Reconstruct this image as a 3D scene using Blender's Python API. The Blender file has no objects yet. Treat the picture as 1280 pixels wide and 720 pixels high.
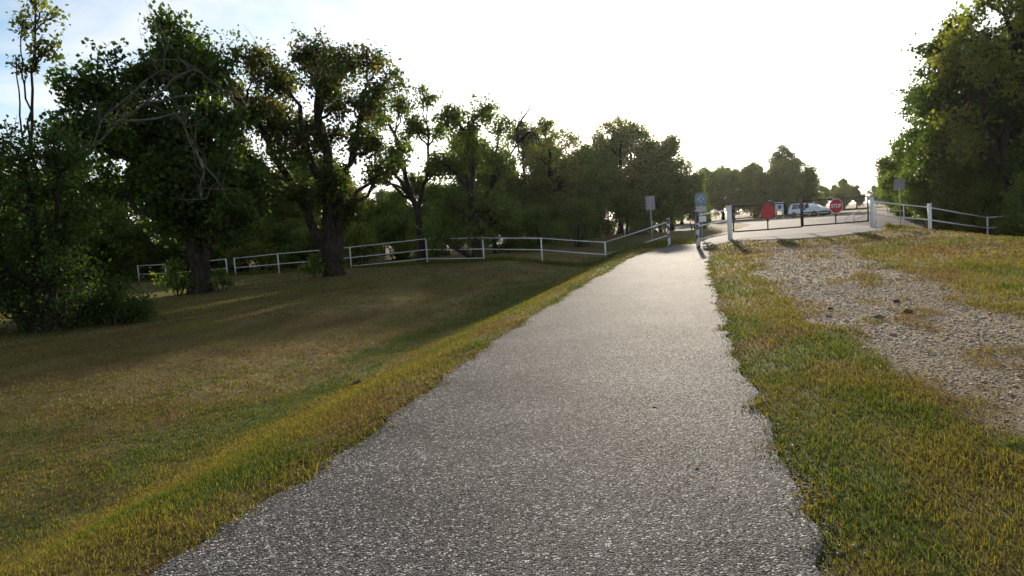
import bpy, bmesh, math, random
import numpy as np
from mathutils import Matrix, Vector
random.seed(7)
RNG = np.random.default_rng(11)
R = math.radians

# ------------------------------------------------------------------ camera
scene = bpy.context.scene
COL = scene.collection
F_PX, CAM_H = 900.0, 1.4
PITCH, ROLL = math.atan(76 / 900), R(4.0)
fw = Vector((0, math.cos(PITCH), -math.sin(PITCH))); rt = Vector((1, 0, 0)); up = rt.cross(fw)
r2 = rt * math.cos(ROLL) - up * math.sin(ROLL)
u2 = rt * math.sin(ROLL) + up * math.cos(ROLL)
cam = bpy.data.cameras.new('camera'); cam_o = bpy.data.objects.new('camera', cam); COL.objects.link(cam_o)
M4 = Matrix((r2, u2, -fw)).transposed().to_4x4(); M4.translation = (0, 0, CAM_H)
cam_o.matrix_world = M4
cam.sensor_width = 36; cam.lens = 36 * F_PX / 1280; cam.clip_start = 0.05; cam.clip_end = 4000
scene.camera = cam_o

# ------------------------------------------------------------------ sky, sun, exposure
SUN_AZ, SUN_EL = R(13.5), R(11.5)
scene.view_settings.view_transform = 'Standard'; scene.view_settings.look = 'None'
scene.view_settings.exposure = 1.33; scene.view_settings.gamma = 1.0
scene.view_settings.use_curve_mapping = False
scene.cycles.use_denoising = True
scene.cycles.max_bounces = 8; scene.cycles.transmission_bounces = 6; scene.cycles.transparent_max_bounces = 8
scene.cycles.sample_clamp_indirect = 6
w = bpy.data.worlds.new('World'); scene.world = w; w.use_nodes = True
nt = w.node_tree; nt.nodes.clear()
def N(t, **k):
    n = nt.nodes.new(t)
    for a, b in k.items(): setattr(n, a, b)
    return n
out = N('ShaderNodeOutputWorld'); bg = N('ShaderNodeBackground'); bg.inputs['Strength'].default_value = 0.078
sky = N('ShaderNodeTexSky'); sky.sky_type = 'NISHITA'; sky.sun_disc = False
sky.sun_elevation = SUN_EL; sky.sun_rotation = SUN_AZ
sky.air_density = 1.0; sky.dust_density = 0.8; sky.ozone_density = 2.0; sky.altitude = 150
tc = N('ShaderNodeTexCoord'); sep = N('ShaderNodeSeparateXYZ')
nt.links.new(tc.outputs['Generated'], sep.inputs[0])
zz = N('ShaderNodeMath', operation='MAXIMUM'); nt.links.new(sep.outputs['Z'], zz.inputs[0]); zz.inputs[1].default_value = 0.0
za = N('ShaderNodeMath', operation='ADD'); nt.links.new(zz.outputs[0], za.inputs[0]); za.inputs[1].default_value = 0.12
dv = N('ShaderNodeVectorMath', operation='DIVIDE'); cz = N('ShaderNodeCombineXYZ')
for i in range(3): nt.links.new(za.outputs[0], cz.inputs[i])
nt.links.new(tc.outputs['Generated'], dv.inputs[0]); nt.links.new(cz.outputs[0], dv.inputs[1])
sc3 = N('ShaderNodeVectorMath', operation='MULTIPLY'); nt.links.new(dv.outputs[0], sc3.inputs[0]); sc3.inputs[1].default_value = (1.0, 1.0, 0.0)
no = N('ShaderNodeTexNoise'); no.inputs['Scale'].default_value = 1.15; no.inputs['Detail'].default_value = 7; no.inputs['Roughness'].default_value = 0.55; no.inputs['Distortion'].default_value = 0.4
nt.links.new(sc3.outputs[0], no.inputs['Vector'])
rp = N('ShaderNodeValToRGB'); rp.color_ramp.elements[0].position = 0.44; rp.color_ramp.elements[1].position = 0.62
nt.links.new(no.outputs['Fac'], rp.inputs[0])
bw = N('ShaderNodeRGBToBW'); nt.links.new(sky.outputs[0], bw.inputs[0])
cm = N('ShaderNodeMath', operation='MULTIPLY_ADD'); nt.links.new(bw.outputs[0], cm.inputs[0]); cm.inputs[1].default_value = 0.75; cm.inputs[2].default_value = 2.8
cc = N('ShaderNodeCombineColor')
for i, k in enumerate((1.0, 1.0, 1.03)):
    m_ = N('ShaderNodeMath', operation='MULTIPLY'); nt.links.new(cm.outputs[0], m_.inputs[0]); m_.inputs[1].default_value = k
    nt.links.new(m_.outputs[0], cc.inputs[i])
mx = N('ShaderNodeMix', data_type='RGBA'); fm = N('ShaderNodeMath', operation='MULTIPLY'); fm.inputs[1].default_value = 0.75
hzr = N('ShaderNodeMapRange', interpolation_type='SMOOTHSTEP'); hzr.inputs['From Min'].default_value = 0.0; hzr.inputs['From Max'].default_value = 0.26; hzr.inputs['To Min'].default_value = 0.95; hzr.inputs['To Max'].default_value = 0.0
nt.links.new(zz.outputs[0], hzr.inputs['Value'])
mxf = N('ShaderNodeMath', operation='MAXIMUM'); nt.links.new(rp.outputs[0], mxf.inputs[0]); nt.links.new(hzr.outputs[0], mxf.inputs[1])
nt.links.new(mxf.outputs[0], fm.inputs[0]); nt.links.new(fm.outputs[0], mx.inputs[0])
nt.links.new(sky.outputs[0], mx.inputs[6]); nt.links.new(cc.outputs[0], mx.inputs[7])
nt.links.new(mx.outputs[2], bg.inputs['Color']); nt.links.new(bg.outputs[0], out.inputs[0])
sl = bpy.data.lights.new('sun', 'SUN'); sl.energy = 3.6; sl.angle = R(0.9); sl.color = (1.0, 0.87, 0.70)
so = bpy.data.objects.new('sun', sl); COL.objects.link(so)
sd = Vector((math.sin(SUN_AZ) * math.cos(SUN_EL), math.cos(SUN_AZ) * math.cos(SUN_EL), math.sin(SUN_EL)))
so.rotation_euler = sd.to_track_quat('Z', 'Y').to_euler(); so.location = (0, 0, 30)

# ------------------------------------------------------------------ numpy noise
_P = RNG.random((512, 512))
def vn(x, y):
    x = np.asarray(x, float); y = np.asarray(y, float)
    xi = np.floor(x).astype(int); yi = np.floor(y).astype(int); a = x - xi; b = y - yi
    a = a * a * (3 - 2 * a); b = b * b * (3 - 2 * b)
    g = lambda i, j: _P[i & 511, j & 511]
    return (g(xi, yi) * (1 - a) + g(xi + 1, yi) * a) * (1 - b) + (g(xi, yi + 1) * (1 - a) + g(xi + 1, yi + 1) * a) * b
def fbm(x, y, o=4):
    s = 0; amp = .5; tot = 0
    for k in range(o):
        s = s + amp * vn(x * 2 ** k + 17.3 * k, y * 2 ** k + 5.1 * k); tot += amp; amp *= .5
    return s / tot
def sm(a, b, x):
    t = np.clip((np.asarray(x, float) - a) / (b - a), 0, 1); return t * t * (3 - 2 * t)

# ------------------------------------------------------------------ terrain, in path coordinates (s = right of path centre, t = along it)
PA = R(14.7); PU = (math.sin(PA), math.cos(PA)); PN = (math.cos(PA), -math.sin(PA)); PO = (-0.76, 0.0)
def to_st(x, y):
    x = np.asarray(x, float) - PO[0]; y = np.asarray(y, float) - PO[1]
    return x * PN[0] + y * PN[1], x * PU[0] + y * PU[1]
def to_xy(s, t):
    return PO[0] + s * PN[0] + t * PU[0], PO[1] + s * PN[1] + t * PU[1]
def height(x, y):
    s, t = to_st(x, y)
    fade = 1 - sm(46, 66, t)
    z = -0.78 * sm(-1.75, -4.7, s) * fade + 0.48 * sm(-5.0, -9.5, s) * fade
    z = z - 0.28 * sm(-14, -42, s) * fade
    rise = sm(23, 32, t) * sm(0.8, 2.6, s) * (1 - sm(8.3, 11.0, s) * (1 - sm(50, 70, t))) * (1 - 0.6 * sm(60, 100, t))
    z = z + 0.24 * rise
    z = z - (0.5 + 0.75 * sm(20, 33, t)) * sm(9.5, 15.4, s) * (1 - sm(52, 75, t))
    z = z + 0.05 * (fbm(x * .35, y * .35, 3) - .5) * sm(1.2, 2.5, np.abs(s + .25)) * (1 - .8 * rise)
    z = z + .055 * (fbm(x * 1.5 + 70, y * 1.5 + 12, 3) - .5) * sm(-2.6, -4.2, s) * (1 - sm(40, 60, t)) + .03 * (fbm(x * 1.3 + 20, y * 1.3, 3) - .5) * sm(5, 7, s) * (1 - sm(24, 28, t))
    return z
def H(x, y): return float(height(np.array([x]), np.array([y]))[0])

E_T = [-4, 3, 6, 9, 15, 25, 29, 33, 36]
def edge_l(t):
    b = np.interp(t, E_T, [-1.62, -1.62, -1.64, -1.78, -1.79, -1.62, -1.35, -.72, -.7])
    return b + .20 * (fbm(t * .55 + 9, t * 0 + 3.3, 4) - .5) + .17 * (fbm(t * 3.6, t * 0 + 8.1, 3) - .5)
def edge_r(t):
    b = np.interp(t, E_T, [1.25, 1.2, 1.08, 1.03, 1.0, 1.05, 1.06, 1.06, 1.06])
    return b + .16 * (fbm(t * .7 + 40, t * 0 + 13.3, 4) - .5) + .16 * (fbm(t * 3.9, t * 0 + 28.1, 3) - .5)
DR_Y = [26.9, 28, 29, 31, 33, 36, 45, 60, 76]
def drive_l(y): return np.interp(y, DR_Y, [11.2, 9.7, 9.0, 8.7, 8.6, 9.2, 14, 20, 24]) + .3 * (fbm(y * 1.1, y * 0 + 2.2, 3) - .5)
def drive_r(y): return np.interp(y, DR_Y, [12.3, 14.0, 15.2, 16.3, 17.2, 19, 25, 34, 42]) + .3 * (fbm(y * 1.1, y * 0 + 7.7, 3) - .5)
def gravel_amt(s, t):                   # how stony the worn track is at a place
    l = np.interp(t, [-5, 4, 5.3, 6.8, 9.7, 19.9, 26], [4.2, 2.6, 2.25, 2.1, 1.9, 2.2, 2.4])
    r = np.interp(t, [-5, 4, 9, 12, 23, 27], [7.5, 4.9, 4.5, 4.6, 5.1, 5.6])
    wob = 1.5 * (fbm(s * .8 + 50, t * .3, 4) - .5)
    a = sm(-.15, .55, s - l + wob) * sm(-.3, .7, r - s + wob) * (1 - sm(25.5, 28, t)) * sm(-6, -2, t)
    mid = 1 - .55 * np.exp(-((s - (l + r) / 2 - .35) / .35) ** 2) * sm(9, 14, t)
    return a * mid * (.30 + 1.05 * sm(.25, .68, fbm(s * 2.6 + 5, t * 1.5, 5))) * (1 - .45 * sm(16, 25, t))
def paved(x, y, s, t, m=0.0):
    p = (s > edge_l(t) + m) & (s < edge_r(t) - m) & (t < 35)
    d = (y > 26.9) & (y < 76) & (x > drive_l(y) + m) & (x < drive_r(y) - m)
    return p | d | ((y > 75) & (y < 92))
GREEN = np.array([.082, .130, .020]); OLIVE = np.array([.172, .158, .036]); STRAW = np.array([.29, .215, .095]); BROWN = np.array([.170, .098, .042]); SOIL = np.array([.088, .062, .036])
def turf(x, y):
    """weights green, olive, straw, brown"""
    s, t = to_st(x, y)
    a = fbm(s * .9, t * .28, 4); b = fbm(s * 1.5 + 31, t * .75 + 7, 4); c = fbm(x * 3.1 + 3, y * 3.1, 3); e_ = fbm(s * .8 + 60, t * .45 + 21, 3)
    left = sm(-1.2, -1.8, s); verge = left * (1 - sm(-4.6, -5.6, s)); lawn = sm(-5.6, -7.0, s)
    streak = np.exp(-((s + 2.5 - 2.6 * (fbm(t * .5 + 3, t * 0 + 4, 3) - .5)) / .5) ** 2) * left * sm(.3, .55, fbm(t * .8 + 8, s * .5, 3))
    g = 1.3 * sm(.50, .62, .55 * b + .45 * a) + .8 * left * np.exp(-((s + 1.95) / .3) ** 2) * sm(.45, .58, b) + 1.5 * np.exp(-((s + 5.0) / .65) ** 2) * sm(.30, .55, e_)
    g = g * (1 - .35 * lawn)
    br = 1.5 * sm(.52, .62, e_) * (1 - .3 * lawn) + 1.5 * streak + .4 * lawn + .5 * sm(.55, .7, c) + .9 * sm(14, 24, t) * sm(1.2, 2., s)
    gr_ = gravel_amt(s, t); br = br + 1.2 * sm(.02, .3, gr_)
    dry = .55 * sm(.5, .62, 1 - b) + .5 * streak + 1.6 * sm(-5.2, -6.4, s) * sm(.52, .66, fbm(s * 1.9 + 44, t * .42 + 5, 4)) + .9 * np.exp(-((s + 5.75) / .28) ** 2) + .8 * sm(.05, .4, gr_) + .5 * sm(14, 24, t) * sm(1.2, 2., s)
    ol = .85 + 0 * x
    W = np.stack([g, ol, dry * .6, br * .7], -1); W = np.clip(W, 0.001, None) ** 1.6
    return W / W.sum(-1, keepdims=True)
PAL = np.stack([GREEN, OLIVE, STRAW, BROWN])

# ------------------------------------------------------------------ helpers
def tag(o, label=None, cat=None, group=None, kind=None):
    if label: o['label'] = label
    if cat: o['category'] = cat
    if group: o['group'] = group
    if kind: o['kind'] = kind
    return o
def link(name, me, mat=None, parent=None):
    o = bpy.data.objects.new(name, me); COL.objects.link(o)
    if mat is not None and me is not None and len(me.materials) == 0: me.materials.append(mat)
    if parent is not None: o.parent = parent
    return o
def empty(name, loc, rz=0.0):
    o = bpy.data.objects.new(name, None); COL.objects.link(o); o.location = loc; o.rotation_euler = (0, 0, rz); o.empty_display_size = .2
    return o
def np_mesh(name, V, Fq, col=None, smooth=False, extra=None):
    """V (n,3); Fq (m,k) all faces with k corners"""
    V = np.ascontiguousarray(V, np.float32); Fq = np.ascontiguousarray(Fq, np.int32)
    me = bpy.data.meshes.new(name); m, k = Fq.shape
    me.vertices.add(len(V)); me.vertices.foreach_set('co', V.ravel())
    me.loops.add(m * k); me.loops.foreach_set('vertex_index', Fq.ravel())
    me.polygons.add(m); me.polygons.foreach_set('loop_start', np.arange(0, m * k, k, dtype=np.int32)); me.polygons.foreach_set('loop_total', np.full(m, k, np.int32))
    if smooth: me.polygons.foreach_set('use_smooth', np.ones(m, bool))
    me.update(calc_edges=True)
    if col is not None:
        a = me.color_attributes.new('col', 'FLOAT_COLOR', 'POINT')
        c4 = np.ones((len(V), 4), np.float32); c4[:, :3] = col; a.data.foreach_set('color', c4.ravel())
    return me
class MB:
    def __init__(s): s.v = []; s.f = []
    def add(s, V, Fs):
        o = len(s.v); s.v += [tuple(p) for p in V]; s.f += [tuple(i + o for i in f) for f in Fs]; return s
    def box(s, c, d, M=None, bev=0.0):
        x, y, z = d[0] / 2, d[1] / 2, d[2] / 2
        V = [Vector((i * x, j * y, k * z)) for k in (-1, 1) for j in (-1, 1) for i in (-1, 1)]
        if M is not None: V = [M @ v for v in V]
        V = [v + Vector(c) for v in V]
        return s.add(V, [(0, 2, 3, 1), (4, 5, 7, 6), (0, 1, 5, 4), (2, 6, 7, 3), (0, 4, 6, 2), (1, 3, 7, 5)])
    def tube(s, pts, rad, k=8, cap=True):
        P = [Vector(p) for p in pts]; n = len(P); rad = rad if hasattr(rad, '__len__') else [rad] * n
        base = len(s.v); ref = None
        for i in range(n):
            d = (P[min(i + 1, n - 1)] - P[max(i - 1, 0)]).normalized()
            a = Vector((0, 0, 1)) if abs(d.z) < .9 else Vector((1, 0, 0))
            e1 = d.cross(a).normalized(); e2 = d.cross(e1)
            for j in range(k):
                q = 2 * math.pi * j / k; s.v.append(tuple(P[i] + (e1 * math.cos(q) + e2 * math.sin(q)) * rad[i]))
        for i in range(n - 1):
            for j in range(k):
                a, b = base + i * k + j, base + i * k + (j + 1) % k; s.f.append((a, b, b + k, a + k))
        if cap:
            s.f.append(tuple(base + j for j in range(k))[::-1]); s.f.append(tuple(base + (n - 1) * k + j for j in range(k)))
        return s
    def prism(s, prof, x0, x1, axis='y'):
        """prof: (a,b) polygon in xz extruded along y from x0 to x1"""
        n = len(prof); V = [(a, x0, b) for a, b in prof] + [(a, x1, b) for a, b in prof]
        return s.add(V, [tuple(range(n)), tuple(range(2 * n - 1, n - 1, -1))] + [(i, i + n, (i + 1) % n + n, (i + 1) % n) for i in range(n)])
    def build(s, name, mat, parent=None, smooth=False, bevel=0.0):
        me = bpy.data.meshes.new(name); me.from_pydata(s.v, [], s.f); 
        bm = bmesh.new(); bm.from_mesh(me); bmesh.ops.recalc_face_normals(bm, faces=bm.faces)
        if bevel > 0: bmesh.ops.bevel(bm, geom=[e for e in bm.edges], offset=bevel, segments=1, affect='EDGES', clamp_overlap=True)
        bm.to_mesh(me); bm.free()
        if smooth:
            for p in me.polygons: p.use_smooth = True
        return link(name, me, mat, parent)
def copy_tree(o, parent=None):
    c = o.copy(); COL.objects.link(c); c.parent = parent
    for ch in o.children: copy_tree(ch, c)
    return c

# ------------------------------------------------------------------ materials
def mat(name):
    m = bpy.data.materials.new(name); m.use_nodes = True; t = m.node_tree; t.nodes.clear()
    o = t.nodes.new('ShaderNodeOutputMaterial')
    def nn(ty, **k):
        n = t.nodes.new(ty)
        for a, b in k.items(): setattr(n, a, b)
        return n
    def ln(a, b): t.links.new(a, b)
    return m, o, nn, ln
def principled(nn, col=None, rough=.6, spec=.5, metal=0):
    p = nn('ShaderNodeBsdfPrincipled'); p.inputs['Roughness'].default_value = rough; p.inputs['Specular IOR Level'].default_value = spec; p.inputs['Metallic'].default_value = metal
    if col is not None: p.inputs['Base Color'].default_value = (*col, 1)
    return p
def worn(name, col, col2, scale=8, lo=.55, hi=.62, rough=.5, metal=0, bump=.2, spec=.5, stretch=(1, 1, 1)):
    m, o, nn, ln = mat(name); p = principled(nn, None, rough, spec, metal)
    tcn = nn('ShaderNodeTexCoord'); mp = nn('ShaderNodeMapping'); mp.inputs['Scale'].default_value = stretch; ln(tcn.outputs['Object'], mp.inputs[0])
    a = nn('ShaderNodeTexNoise'); a.inputs['Scale'].default_value = scale; a.inputs['Detail'].default_value = 6; ln(mp.outputs[0], a.inputs['Vector'])
    r = nn('ShaderNodeValToRGB'); r.color_ramp.elements[0].position = lo; r.color_ramp.elements[1].position = hi
    r.color_ramp.elements[0].color = (*col, 1); r.color_ramp.elements[1].color = (*col2, 1)
    ln(a.outputs['Fac'], r.inputs[0]); ln(r.outputs[0], p.inputs['Base Color'])
    b = nn('ShaderNodeBump'); b.inputs['Strength'].default_value = bump; b.inputs['Distance'].default_value = .02
    ln(a.outputs['Fac'], b.inputs['Height']); ln(b.outputs[0], p.inputs['Normal']); ln(p.outputs[0], o.inputs[0])
    return m
def leafy(name, transl=.45, rough=.55, gain=1.0, tint=(1.15, 1.25, .55), spec=.3):
    m, o, nn, ln = mat(name)
    at = nn('ShaderNodeAttribute', attribute_name='col')
    p = principled(nn, None, rough, spec); ln(at.outputs['Color'], p.inputs['Base Color'])
    tr = nn('ShaderNodeBsdfTranslucent'); mu = nn('ShaderNodeMix', data_type='RGBA', blend_type='MULTIPLY'); mu.inputs[0].default_value = 1
    ln(at.outputs['Color'], mu.inputs[6]); mu.inputs[7].default_value = (*[gain * c for c in tint], 1); ln(mu.outputs[2], tr.inputs['Color'])
    mi = nn('ShaderNodeMixShader'); mi.inputs[0].default_value = transl; ln(p.outputs[0], mi.inputs[1]); ln(tr.outputs[0], mi.inputs[2]); ln(mi.outputs[0], o.inputs[0])
    return m
MAT = {}
MAT['leaf'] = leafy('leaf_green', .55, .5, 1.15)
MAT['grass'] = leafy('grass_blade', .42, .8, 1.0, (1.2, 1.1, .6), .04)
MAT['white'] = worn('chipped_white_paint', (.74, .73, .70), (.30, .27, .23), 9, .60, .70, .45)
MAT['white_chipped'] = worn('peeling_white_paint', (.66, .64, .62), (.06, .045, .04), 7, .47, .52, .55, stretch=(1, 1, .6))
MAT['gate'] = worn('rusty_black_steel', (.022, .018, .016), (.07, .035, .02), 12, .5, .7, .5, .2)
MAT['red'] = worn('faded_red_sign_face', (.52, .018, .022), (.36, .02, .022), 5, .4, .7, .42)
MAT['signwhite'] = worn('white_sign_sheeting', (.78, .77, .74), (.6, .58, .55), 6, .5, .8, .4)
MAT['alu'] = worn('dull_sign_back', (.30, .29, .28), (.22, .20, .19), 10, .4, .7, .55, .3)
MAT['post'] = worn('galvanised_post', (.42, .42, .40), (.30, .29, .27), 14, .4, .7, .5, .3)
MAT['teal'] = worn('teal_sign_print', (.13, .22, .26), (.18, .27, .30), 7, .4, .7, .5)
MAT['teal_pale'] = worn('pale_teal_print', (.30, .40, .42), (.36, .44, .46), 7, .4, .7, .5)
MAT['alu_pale'] = worn('weathered_plate', (.42, .42, .40), (.34, .33, .31), 7, .4, .7, .5)
MAT['blue'] = worn('blue_sign_print', (.04, .12, .30), (.06, .18, .36), 7, .4, .7, .5)
MAT['bark'] = worn('ridged_bark', (.026, .020, .015), (.060, .048, .037), 9, .4, .65, .9, bump=1.0, spec=.1, stretch=(1, 1, .25))
MAT['bark_pale'] = worn('weathered_bare_wood', (.085, .074, .06), (.14, .125, .105), 9, .4, .65, .9, bump=.6, spec=.1, stretch=(1, 1, .25))
MAT['car_white'] = worn('white_car_paint', (.78, .78, .77), (.72, .72, .71), 2, .4, .7, .25, bump=0)
MAT['car_silver'] = worn('silver_car_paint', (.46, .47, .48), (.42, .43, .44), 2, .4, .7, .25, .5, bump=0)
MAT['glass'] = worn('dark_car_glass', (.012, .014, .016), (.02, .022, .024), 2, .4, .7, .06, bump=0)
MAT['tyre'] = worn('black_rubber', (.02, .02, .02), (.035, .033, .03), 12, .4, .7, .85)
MAT['rim'] = worn('wheel_metal', (.40, .40, .41), (.30, .30, .31), 6, .4, .7, .35, .8, bump=0)
MAT['lamp'] = worn('clear_lamp_lens', (.65, .65, .63), (.5, .5, .5), 4, .4, .7, .15, bump=0)
MAT['taillamp'] = worn('red_lamp_lens', (.35, .01, .01), (.25, .01, .01), 4, .4, .7, .2, bump=0)
MAT['clod'] = worn('dry_clod', (.06, .04, .025), (.13, .09, .05), 20, .4, .6, .95, bump=.8, spec=.1)
MAT['dead'] = worn('bleached_stalk', (.45, .40, .30), (.34, .29, .21), 14, .4, .6, .8, spec=.2)
MAT['yleaf'] = worn('fallen_yellow_leaf', (.40, .25, .02), (.30, .16, .02), 20, .4, .6, .9, spec=.02)

# ground: colour attribute (turf map) broken up by fine clumps of soil and thatch
m, o, nn, ln = mat('turf_ground'); p = principled(nn, None, .95, .1)
at = nn('ShaderNodeAttribute', attribute_name='col'); tcn = nn('ShaderNodeTexCoord')
n1 = nn('ShaderNodeTexNoise'); n1.inputs['Scale'].default_value = 26; n1.inputs['Detail'].default_value = 8; n1.inputs['Roughness'].default_value = .7; ln(tcn.outputs['Object'], n1.inputs['Vector'])
rr = nn('ShaderNodeValToRGB'); rr.color_ramp.elements[0].position = .3; rr.color_ramp.elements[1].position = .75; rr.color_ramp.elements[0].color = (.45, .42, .40, 1); rr.color_ramp.elements[1].color = (1.5, 1.45, 1.35, 1)
ln(n1.outputs['Fac'], rr.inputs[0])
mu = nn('ShaderNodeMix', data_type='RGBA', blend_type='MULTIPLY'); mu.inputs[0].default_value = 1; ln(at.outputs['Color'], mu.inputs[6]); ln(rr.outputs[0], mu.inputs[7]); ln(mu.outputs[2], p.inputs['Base Color'])
bp = nn('ShaderNodeBump'); bp.inputs['Strength'].default_value = 1.0; bp.inputs['Distance'].default_value = .04; ln(n1.outputs['Fac'], bp.inputs['Height']); ln(bp.outputs[0], p.inputs['Normal']); ln(p.outputs[0], o.inputs[0])
MAT['turf'] = m

# chip-seal asphalt: every stone chip has its own tone and its own tilt; palest tones imitate sun sparkle
m, o, nn, ln = mat('chip_seal_asphalt'); p = principled(nn, None, .8, .022)
tcn = nn('ShaderNodeTexCoord')
v1 = nn('ShaderNodeTexVoronoi'); v1.inputs['Scale'].default_value = 92; v1.inputs['Randomness'].default_value = 1; ln(tcn.outputs['Object'], v1.inputs['Vector'])
sp = nn('ShaderNodeSeparateColor'); ln(v1.outputs['Color'], sp.inputs[0])
rc = nn('ShaderNodeValToRGB'); e = rc.color_ramp.elements; e[0].position = 0; e[0].color = (.055, .051, .048, 1); e[1].position = 1; e[1].color = (.80, .76, .70, 1)
k = e.new(.45); k.color = (.170, .160, .149, 1); k = e.new(.84); k.color = (.24, .226, .209, 1)
ln(sp.outputs[0], rc.inputs[0])
gap = nn('ShaderNodeMapRange'); gap.inputs['From Min'].default_value = .25; gap.inputs['From Max'].default_value = .75; gap.inputs['To Min'].default_value = 1.0; gap.inputs['To Max'].default_value = .28; ln(v1.outputs['Distance'], gap.inputs['Value'])
n2 = nn('ShaderNodeTexNoise'); n2.inputs['Scale'].default_value = .9; n2.inputs['Detail'].default_value = 6; ln(tcn.outputs['Object'], n2.inputs['Vector'])
big = nn('ShaderNodeMapRange'); big.inputs['From Min'].default_value = .3; big.inputs['From Max'].default_value = .7; big.inputs['To Min'].default_value = .72; big.inputs['To Max'].default_value = 1.22; ln(n2.outputs['Fac'], big.inputs['Value'])
g2 = nn('ShaderNodeMath', operation='MULTIPLY'); ln(gap.outputs[0], g2.inputs[0]); ln(big.outputs[0], g2.inputs[1])
mu = nn('ShaderNodeMix', data_type='RGBA', blend_type='MULTIPLY'); mu.inputs[0].default_value = 1; ln(rc.outputs[0], mu.inputs[6]); ln(g2.outputs[0], mu.inputs[7]); ln(mu.outputs[2], p.inputs['Base Color'])
hh = nn('ShaderNodeMath', operation='MULTIPLY_ADD'); ln(v1.outputs['Distance'], hh.inputs[0]); hh.inputs[1].default_value = -1.0
s2 = nn('ShaderNodeMath', operation='MULTIPLY'); ln(sp.outputs[1], s2.inputs[0]); s2.inputs[1].default_value = .5; ln(s2.outputs[0], hh.inputs[2])
bp = nn('ShaderNodeBump'); bp.inputs['Strength'].default_value = .9; bp.inputs['Distance'].default_value = .008; ln(hh.outputs[0], bp.inputs['Height']); ln(bp.outputs[0], p.inputs['Normal'])
rg = nn('ShaderNodeMapRange'); rg.inputs['To Min'].default_value = .65; rg.inputs['To Max'].default_value = .95; ln(sp.outputs[2], rg.inputs['Value']); ln(rg.outputs[0], p.inputs['Roughness'])
ln(p.outputs[0], o.inputs[0]); MAT['asphalt'] = m
MAT['road'] = worn('worn_pale_pavement', (.15, .14, .128), (.21, .195, .18), 1.6, .35, .7, .9, bump=.5, spec=.02)
m, o, nn, ln = mat('limestone_gravel'); p = principled(nn, None, .85, .25); at = nn('ShaderNodeAttribute', attribute_name='col'); ln(at.outputs['Color'], p.inputs['Base Color']); ln(p.outputs[0], o.inputs[0]); MAT['stone'] = m

# ------------------------------------------------------------------ ground sheet
def graded(fine0, fine1, step, lim0, lim1, g=1.09):
    a = list(np.arange(fine0, fine1 + 1e-6, step)); d = step
    while a[-1] < lim1: d *= g; a.append(a[-1] + d)
    d = step
    while a[0] > lim0: d *= g; a.insert(0, a[0] - d)
    return np.array(a)
S = graded(-8.0, 7.0, .13, -1500, 1500); T = graded(0.5, 36, .17, -300, 2500)
sg, tg = np.meshgrid(S, T); gx, gy = to_xy(sg, tg)
gz = height(gx, gy)
gz = gz - .004 * paved(gx, gy, sg, tg, .24)
ns, ntt = len(S), len(T)
idx = np.arange(ns * ntt).reshape(ntt, ns)
quads = np.stack([idx[:-1, :-1], idx[:-1, 1:], idx[1:, 1:], idx[1:, :-1]], -1).reshape(-1, 4)
W = turf(gx.ravel(), gy.ravel()); gc = W @ PAL
gc = .62 * gc + .38 * SOIL
ga = gravel_amt(sg, tg).ravel()[:, None]; gc = gc * (1 - np.clip(ga * 1.1, 0, .9)) + np.array([.27, .21, .145]) * np.clip(ga * 1.1, 0, .9)
el = sg.ravel() - edge_l(tg.ravel()); er = edge_r(tg.ravel()) - sg.ravel()
bare = np.exp(-(np.minimum(np.abs(el), np.abs(er)) / .09) ** 2)[:, None] * .6
gc = gc * (1 - bare) + np.array([.075, .058, .040]) * bare
ground = link('ground', np_mesh('ground', np.stack([gx, gy, gz], -1).reshape(-1, 3), quads, gc, True), MAT['turf']); tag(ground, kind='structure')

# ------------------------------------------------------------------ paved path, driveway, cross road
tt = np.arange(-3.5, 35.01, .09); L = edge_l(tt); Rr = edge_r(tt); nc = 15
uu = np.concatenate([[0, .006, .03], np.linspace(.09, .91, nc - 6), [.97, .994, 1]]); ss = L[:, None] + (Rr - L)[:, None] * uu[None]; t2 = np.repeat(tt[:, None], nc, 1)
px, py = to_xy(ss, t2); pz = height(px, py) + .018 + .006 * (fbm(px * 1.3, py * 1.3, 3) - .5); pz[:, 0] -= .03; pz[:, -1] -= .03
pi_ = np.arange(px.size).reshape(px.shape); pq = np.stack([pi_[:-1, :-1], pi_[:-1, 1:], pi_[1:, 1:], pi_[1:, :-1]], -1).reshape(-1, 4)
path = link('path', np_mesh('path', np.stack([px, py, pz], -1).reshape(-1, 3), pq, None, True), MAT['asphalt']); tag(path, kind='structure')
yy = np.concatenate([np.arange(26.9, 45, .15), np.arange(45, 76, .6)]); L = drive_l(yy); Rr = drive_r(yy)
dx = L[:, None] + (Rr - L)[:, None] * np.linspace(0, 1, 24)[None]; dy = np.repeat(yy[:, None], 24, 1)
dz = height(dx, dy) + .026; dz[:, 0] -= .06; dz[:, -1] -= .06; dz[0] -= .06
pi_ = np.arange(dx.size).reshape(dx.shape); pq = np.stack([pi_[:-1, :-1], pi_[:-1, 1:], pi_[1:, 1:], pi_[1:, :-1]], -1).reshape(-1, 4)
tag(link('driveway', np_mesh('driveway', np.stack([dx, dy, dz], -1).reshape(-1, 3), pq, None, True), MAT['road']), kind='structure')
cx, cy = np.meshgrid(np.linspace(-60, 180, 121), np.linspace(75, 92, 9)); cz_ = height(cx, cy) + .034
pi_ = np.arange(cx.size).reshape(cx.shape); pq = np.stack([pi_[:-1, :-1], pi_[:-1, 1:], pi_[1:, 1:], pi_[1:, :-1]], -1).reshape(-1, 4)
tag(link('road', np_mesh('road', np.stack([cx, cy, cz_], -1).reshape(-1, 3), pq, None, True), MAT['road']), kind='structure')

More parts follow.
